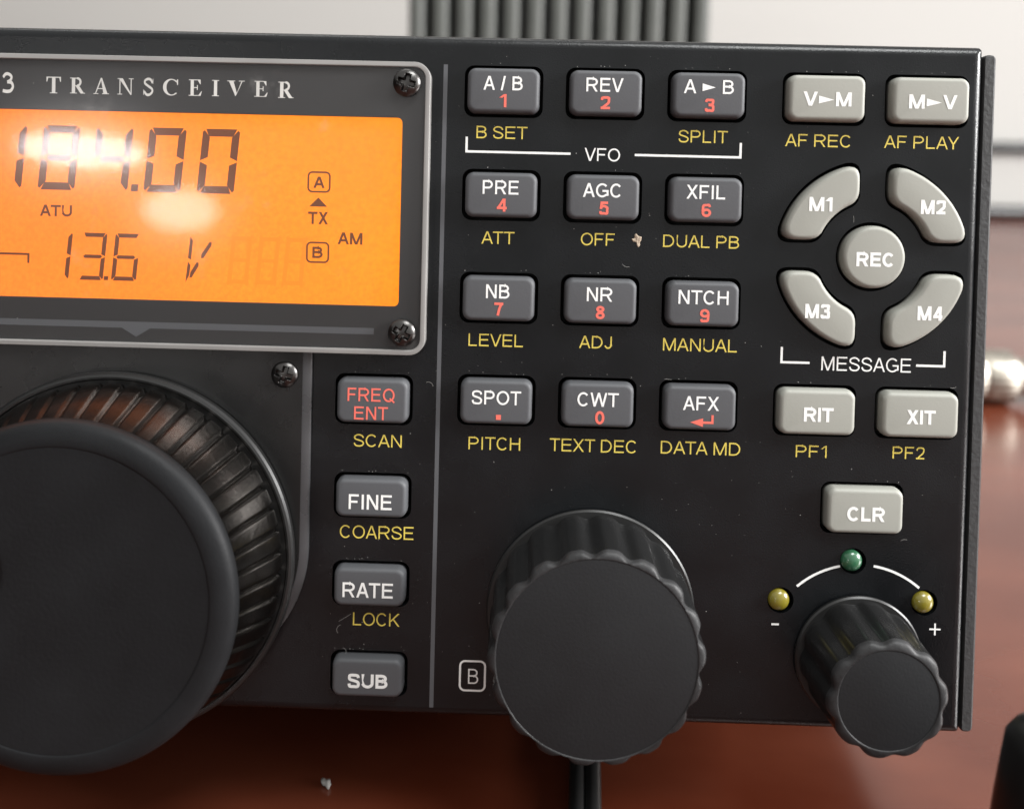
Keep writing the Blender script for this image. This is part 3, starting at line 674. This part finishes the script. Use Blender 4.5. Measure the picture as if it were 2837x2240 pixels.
# ---- the large tuning knob
def ringprof(prof, n=96, x=0, z=0, f=None, cap0=True, cap1=True):
    return loft([(circle(r, n, x, z), h) for r, h in prof], cap0, cap1)
KNOB = empty('tuning_knob', parent=RADIO); KNOB.location = P(KX, KZ)
obj('knob_skirt', ringprof([(27.0, 1.5), (27.2, 2.0), (27.2, 2.9), (26.95, 3.3), (26.6, 3.45), (26.3, 3.4), (26.1, 3.1), (25.0, 3.0)], 160), 'knob_gloss', KNOB, smooth=30)
NR, NS = 50, 600
def gripring(r, depth):
    out = []
    for k in range(NS):
        a = 2 * math.pi * k / NS; u = (k * NR / NS + .3) % 1.0; u = min(u, 1 - u)          # u = 0 in the groove
        out.append(((r - depth * math.exp(-(u / .075) ** 2)) * math.cos(a), (r - depth * math.exp(-(u / .075) ** 2)) * math.sin(a)))
    return out
obj('rubber_grip', loft([(gripring(24.6, .1), 3.2), (gripring(25.2, .3), 3.9), (gripring(25.9, .55), 4.6), (gripring(25.75, .55), 5.6), (gripring(25.3, .55), 7.2), (gripring(23.9, .55), 10.4), (gripring(22.35, .55), 14.0), (gripring(22.35, .5), 15.6), (gripring(22.3, .35), 16.4), (gripring(22.2, .1), 17.0), (gripring(22.0, .0), 17.2)]), 'grip', KNOB, smooth=50)
obj('knob_rim', ringprof([(22.5, 16.7), (23.4, 17.3), (23.7, 18.1), (23.6, 18.8), (23.25, 19.4), (22.6, 19.85), (21.7, 20.12), (20.5, 20.2), (20.32, 20.14), (20.25, 20.05), (20.15, 20.1)], 160, cap1=False), 'rim', KNOB, smooth=True)
bm = bmesh.new(); rs = [0.01] + [20.15 * k / 40 for k in range(1, 41)]; NA = 120; g = []
for r in rs:
    ring = []
    for k in range(NA):
        a = 2 * math.pi * k / NA; x, z = r * math.cos(a), r * math.sin(a)
        d = math.hypot(x + 13.2, z - 3.6) / 5.8
        h = 20.1 - .25 * (1 - (r / 20.15) ** 2) - (2.2 * (1 - d * d) if d < 1 else 0)
        ring.append(bm.verts.new(P(x, z, h)))
    g.append(ring)
for a, b in zip(g, g[1:]):
    for i in range(NA): bm.faces.new((a[i], a[(i + 1) % NA], b[(i + 1) % NA], b[i])) if False else bm.faces.new((a[(i + 1) % NA], a[i], b[i], b[(i + 1) % NA]))
bm.faces.new(g[0])
obj('knob_face', bm, 'rim', KNOB, smooth=40)

# ---- the two fluted knobs
def flute(r, depth, n, phase, N=360):
    out = []
    for k in range(N):
        a = 2 * math.pi * k / N; c_ = .5 - .5 * math.cos(n * (a - math.radians(phase)))
        out.append(((r - depth * c_ ** 1.9) * math.cos(a), (r - depth * c_ ** 1.9) * math.sin(a)))
    return out
def fluted_knob(x, z, rb, rt, rf, H, n, phase, dep, skirt, lab, edge_w):
    k = empty('control_knob', parent=RADIO); k.location = P(x, z); k['label'] = lab
    obj('knob_skirt', ringprof([(skirt, .35), (skirt, .8), (skirt - .25, 1.05), (rb - 1.5, 1.1)], 120), 'knob_gloss', k, smooth=30)
    rm = lambda t: rb + (rt - rb) * t
    obj('knob_body', loft([(flute(rm(0), dep * .8, n, phase), 1.0), (flute(rm(.02), dep, n, phase), 1.3), (flute(rm(.5), dep, n, phase), H * .5), (flute(rt, dep, n, phase), H - 1.0)], cap1=False), 'knob', k, smooth=60)
    obj('knob_shoulder', loft([(flute(rt, dep, n, phase), H - 1.0), (flute(rt - .12, dep, n, phase), H - .55), (flute(rt - .4, dep * .8, n, phase), H - .15), (circle(rf + .12, 360), H), (circle(rf, 360), H - .02), (circle(rf - .06, 360), H - .1)], cap0=False, cap1=False), 'knob_edge', k, smooth=60)
    obj('knob_face', loft([(circle(rf - .06, 120), H - .1), (circle(rf - .3, 120), H - .05)], cap0=False), 'knob_face', k, smooth=40)
    return k
fluted_knob(14.75, 16.95, 14.9, 14.7, 13.55, 16.0, 18, 3, .8, 15.5, 'fluted black knob beside the boxed letter B', .8)
fluted_knob(54.6, 11.45, 8.8, 8.3, 6.9, 13.3, 10, 7, .62, 9.35, 'smaller fluted black knob between the yellow lights', .8)

# ------------------------------------------------------------------ things round the radio
def sweep(pts, n=10): return catmull3(pts, n)
def catmull3(p, n=10):
    p = [Vector(q) for q in p]; out = []
    for i in range(len(p) - 1):
        a, b, c, d = p[max(i - 1, 0)], p[i], p[i + 1], p[min(i + 2, len(p) - 1)]
        for k in range(n):
            t = k / n; out.append(.5 * (2 * b + (c - a) * t + (2 * a - 5 * b + 4 * c - d) * t * t + (3 * b - a - 3 * c + d) * t ** 3))
    return out + [p[-1]]
ZC = empty('twin_cord', Matrix.Translation((.0200, .09, 0)))
tag(ZC, 'thin black twin-core cord on the desk below the larger fluted knob', 'cord')
for s in (-1, 1):
    path = catmull3([(s * .00125 + .055 * y, y, .0014) for y in (.02, -.03, -.06, -.09, -.12, -.17)], 4)
    obj('cord_strand', tube(path, .00142, 14), 'cable', ZC, smooth=True)
# fins of a power supply or heat sink behind the radio
HS = empty('heat_sink', Matrix.Translation((.015, .47, 0)))
tag(HS, 'grey ribbed metal heat sink standing upright behind the radio', 'heat sink')
obj('base_plate', box(-.088, .088, .012, .10, 0, .26, bevel=.002), 'cable', HS, smooth=30)  # shade between the fins put into its darker colour
for k in range(13):
    x = -.082 + k * .0141
    obj('fin', box(x - .0048, x + .0048, -.014, .0121, 0.001, .258, bevel=.003), 'fin', HS, smooth=30)
# cable along the wall
bm = tube(catmull3([(.05, 1.072, .085), (.3, 1.07, .078), (.5, 1.068, .074), (.8, 1.068, .079), (1.2, 1.07, .10)], 8), .0068, 14)
tag(obj('wall_cable', bm, 'cable', smooth=True), 'dark cable running level along the wall behind the radio', 'cable')
bm = tube(catmull3([(.05, .90, .0075), (.3, .93, .0075), (.55, .95, .0075), (.8, .94, .0075), (1.2, .97, .0075)], 8), .0075, 14)  # made-up cable, added to give a dark band at the desk rear
tag(obj('added_dark_band', bm, 'cable', smooth=True), 'made-up thick dark cable added for the dark band along the desk rear', 'cable')
# coaxial connector lying on the desk
CX = empty('coaxial_plug', Matrix.Translation((.178, .245, .0105)))
tag(CX, 'silvery metal coaxial plug lying on the desk right of the radio', 'plug')
def xlathe(prof, n=48, knurl=None):
    bm = bmesh.new(); rings = []
    for x, r in prof:
        rings.append([bm.verts.new((x, r * (1 + (.02 * math.cos(24 * 2 * math.pi * k / n) if knurl else 0)) * math.cos(2 * math.pi * k / n), r * math.sin(2 * math.pi * k / n))) for k in range(n)])
    for a, b in zip(rings, rings[1:]):
        for i in range(n): bm.faces.new((a[i], b[i], b[(i + 1) % n], a[(i + 1) % n]))
    bm.faces.new(rings[0]); bm.faces.new(rings[-1][::-1]); bmesh.ops.recalc_face_normals(bm, faces=bm.faces)
    return bm
obj('plug_body', xlathe([(-.022, .0070), (-.021, .0078), (.004, .0078), (.005, .0086), (.0105, .0086), (.0115, .0078), (.022, .0072)]), 'nickel', CX, smooth=30)
obj('coupling_ring', xlathe([(-.004, .0088), (-.003, .0102), (.003, .0104), (.0045, .0095), (.006, .0104), (.016, .0104), (.0175, .009)], 96, True), 'nickel', CX, smooth=50)
obj('cable_tail', tube(catmull3([(.02, 0, 0), (.05, 0, -.003), (.09, .01, -.0055), (.16, .05, -.0055), (.26, .08, -.0055)], 8), .005, 14), 'cable', CX, smooth=True)
# rounded black stand at the right-hand edge
bm = bmesh.new(); lv = [(0, .0105, .0085), (.004, .0105, .0085), (.018, .0098, .008), (.032, .0090, .0076), (.0395, .0084, .0070), (.0410, .0076, .0062), (.0421, .0060, .0048), (.0425, .003, .0026)]
rg = [[bm.verts.new((a * math.copysign(abs(math.cos(t)) ** .7, math.cos(t)), b * math.copysign(abs(math.sin(t)) ** .7, math.sin(t)), h)) for t in [2 * math.pi * k / 40 for k in range(40)]] for h, a, b in lv]
for a, b in zip(rg, rg[1:]):
    for i in range(40): bm.faces.new((a[i], a[(i + 1) % 40], b[(i + 1) % 40], b[i]))
bm.faces.new(rg[0][::-1]); bm.faces.new(rg[-1])
o = obj('rounded_stand', bm, 'blackplastic', smooth=True); o.location = (.0708, -.030, -.0001)
tag(o, 'glossy black rounded upright stand on the desk at the lower right corner', 'stand')
# crumb of lint on the desk
bm = bmesh.new(); bmesh.ops.create_icosphere(bm, subdivisions=3, radius=1)
for v in bm.verts:
    q = 1 + .25 * math.sin(5 * v.co.x + 3 * v.co.y) + .15 * math.sin(7 * v.co.z); v.co = (v.co.x * .0011 * q, v.co.y * .0006 * q, v.co.z * .0005 * q)
o = obj('lint_crumb', bm, 'lint', smooth=True); o.location = (-.0270, .0121, .0006); o.rotation_euler.z = -.8
tag(o, 'tiny pale crumb of lint on the dark desk under the radio', 'crumb')

# ---- dust and lint caught on the panel and round the buttons
rd = random.Random(11); dp = []
def speck(x, z, r):
    n = 5; a0 = rd.random() * 6.3
    dp.append([(x + r * rd.uniform(.5, 1.2) * math.cos(a0 + 6.283 * k / n), z + r * rd.uniform(.5, 1.2) * math.sin(a0 + 6.283 * k / n)) for k in range(n)])
def on_key(x, z):
    for kx, kz, w, h, _ in KEYS.values():
        if abs(x - kx) < w / 2 + .7 and abs(z - kz) < h / 2 + .7: return True
    return math.hypot(x - REC[0], z - REC[1]) < 15.5 or math.hypot(x - 15, z - 17) < 15.6 or math.hypot(x - 54.6, z - 11.5) < 17
def hair(x, z, l):
    a = rd.random() * 6.3; c_ = rd.uniform(-1.5, 1.5)
    pts = [(x, z)]
    for k in range(7):
        a += c_ * .2; pts.append((pts[-1][0] + l / 7 * math.cos(a), pts[-1][1] + l / 7 * math.sin(a)))
    dp.extend(strip(pts, .032))
n_ = 0
while n_ < 120:
    x, z = rd.uniform(-26, 69), rd.uniform(2, 100)
    if x < -10 and z > 53: continue
    if not on_key(x, z): speck(x, z, rd.choice((.03, .04, .05, .05, .08))); n_ += 1
for kx, kz, w, h, _ in KEYS.values():
    for k in range(rd.randint(2, 7)): speck(kx + rd.uniform(-w / 2, w / 2), kz + h / 2 + .62 + abs(rd.gauss(0, .18)), rd.uniform(.03, .08))
    if rd.random() < .1: hair(kx + rd.uniform(-4, 4), kz + h / 2 + .8, rd.uniform(.8, 1.8))
for x, z, l in ((-22.9, 14.2, 2.2), (-22.6, 13.7, 1.6), (18.2, 69, 1.2), (52, 77, 1), (-9.5, 50, 1.4), (67, 52, .9), (60.5, 29, 1), (26, 52, 1.1)): hair(x, z, l)
tag(obj('dust_specks', flat(dp, .03), 'lint', FRONT), kind='stuff')
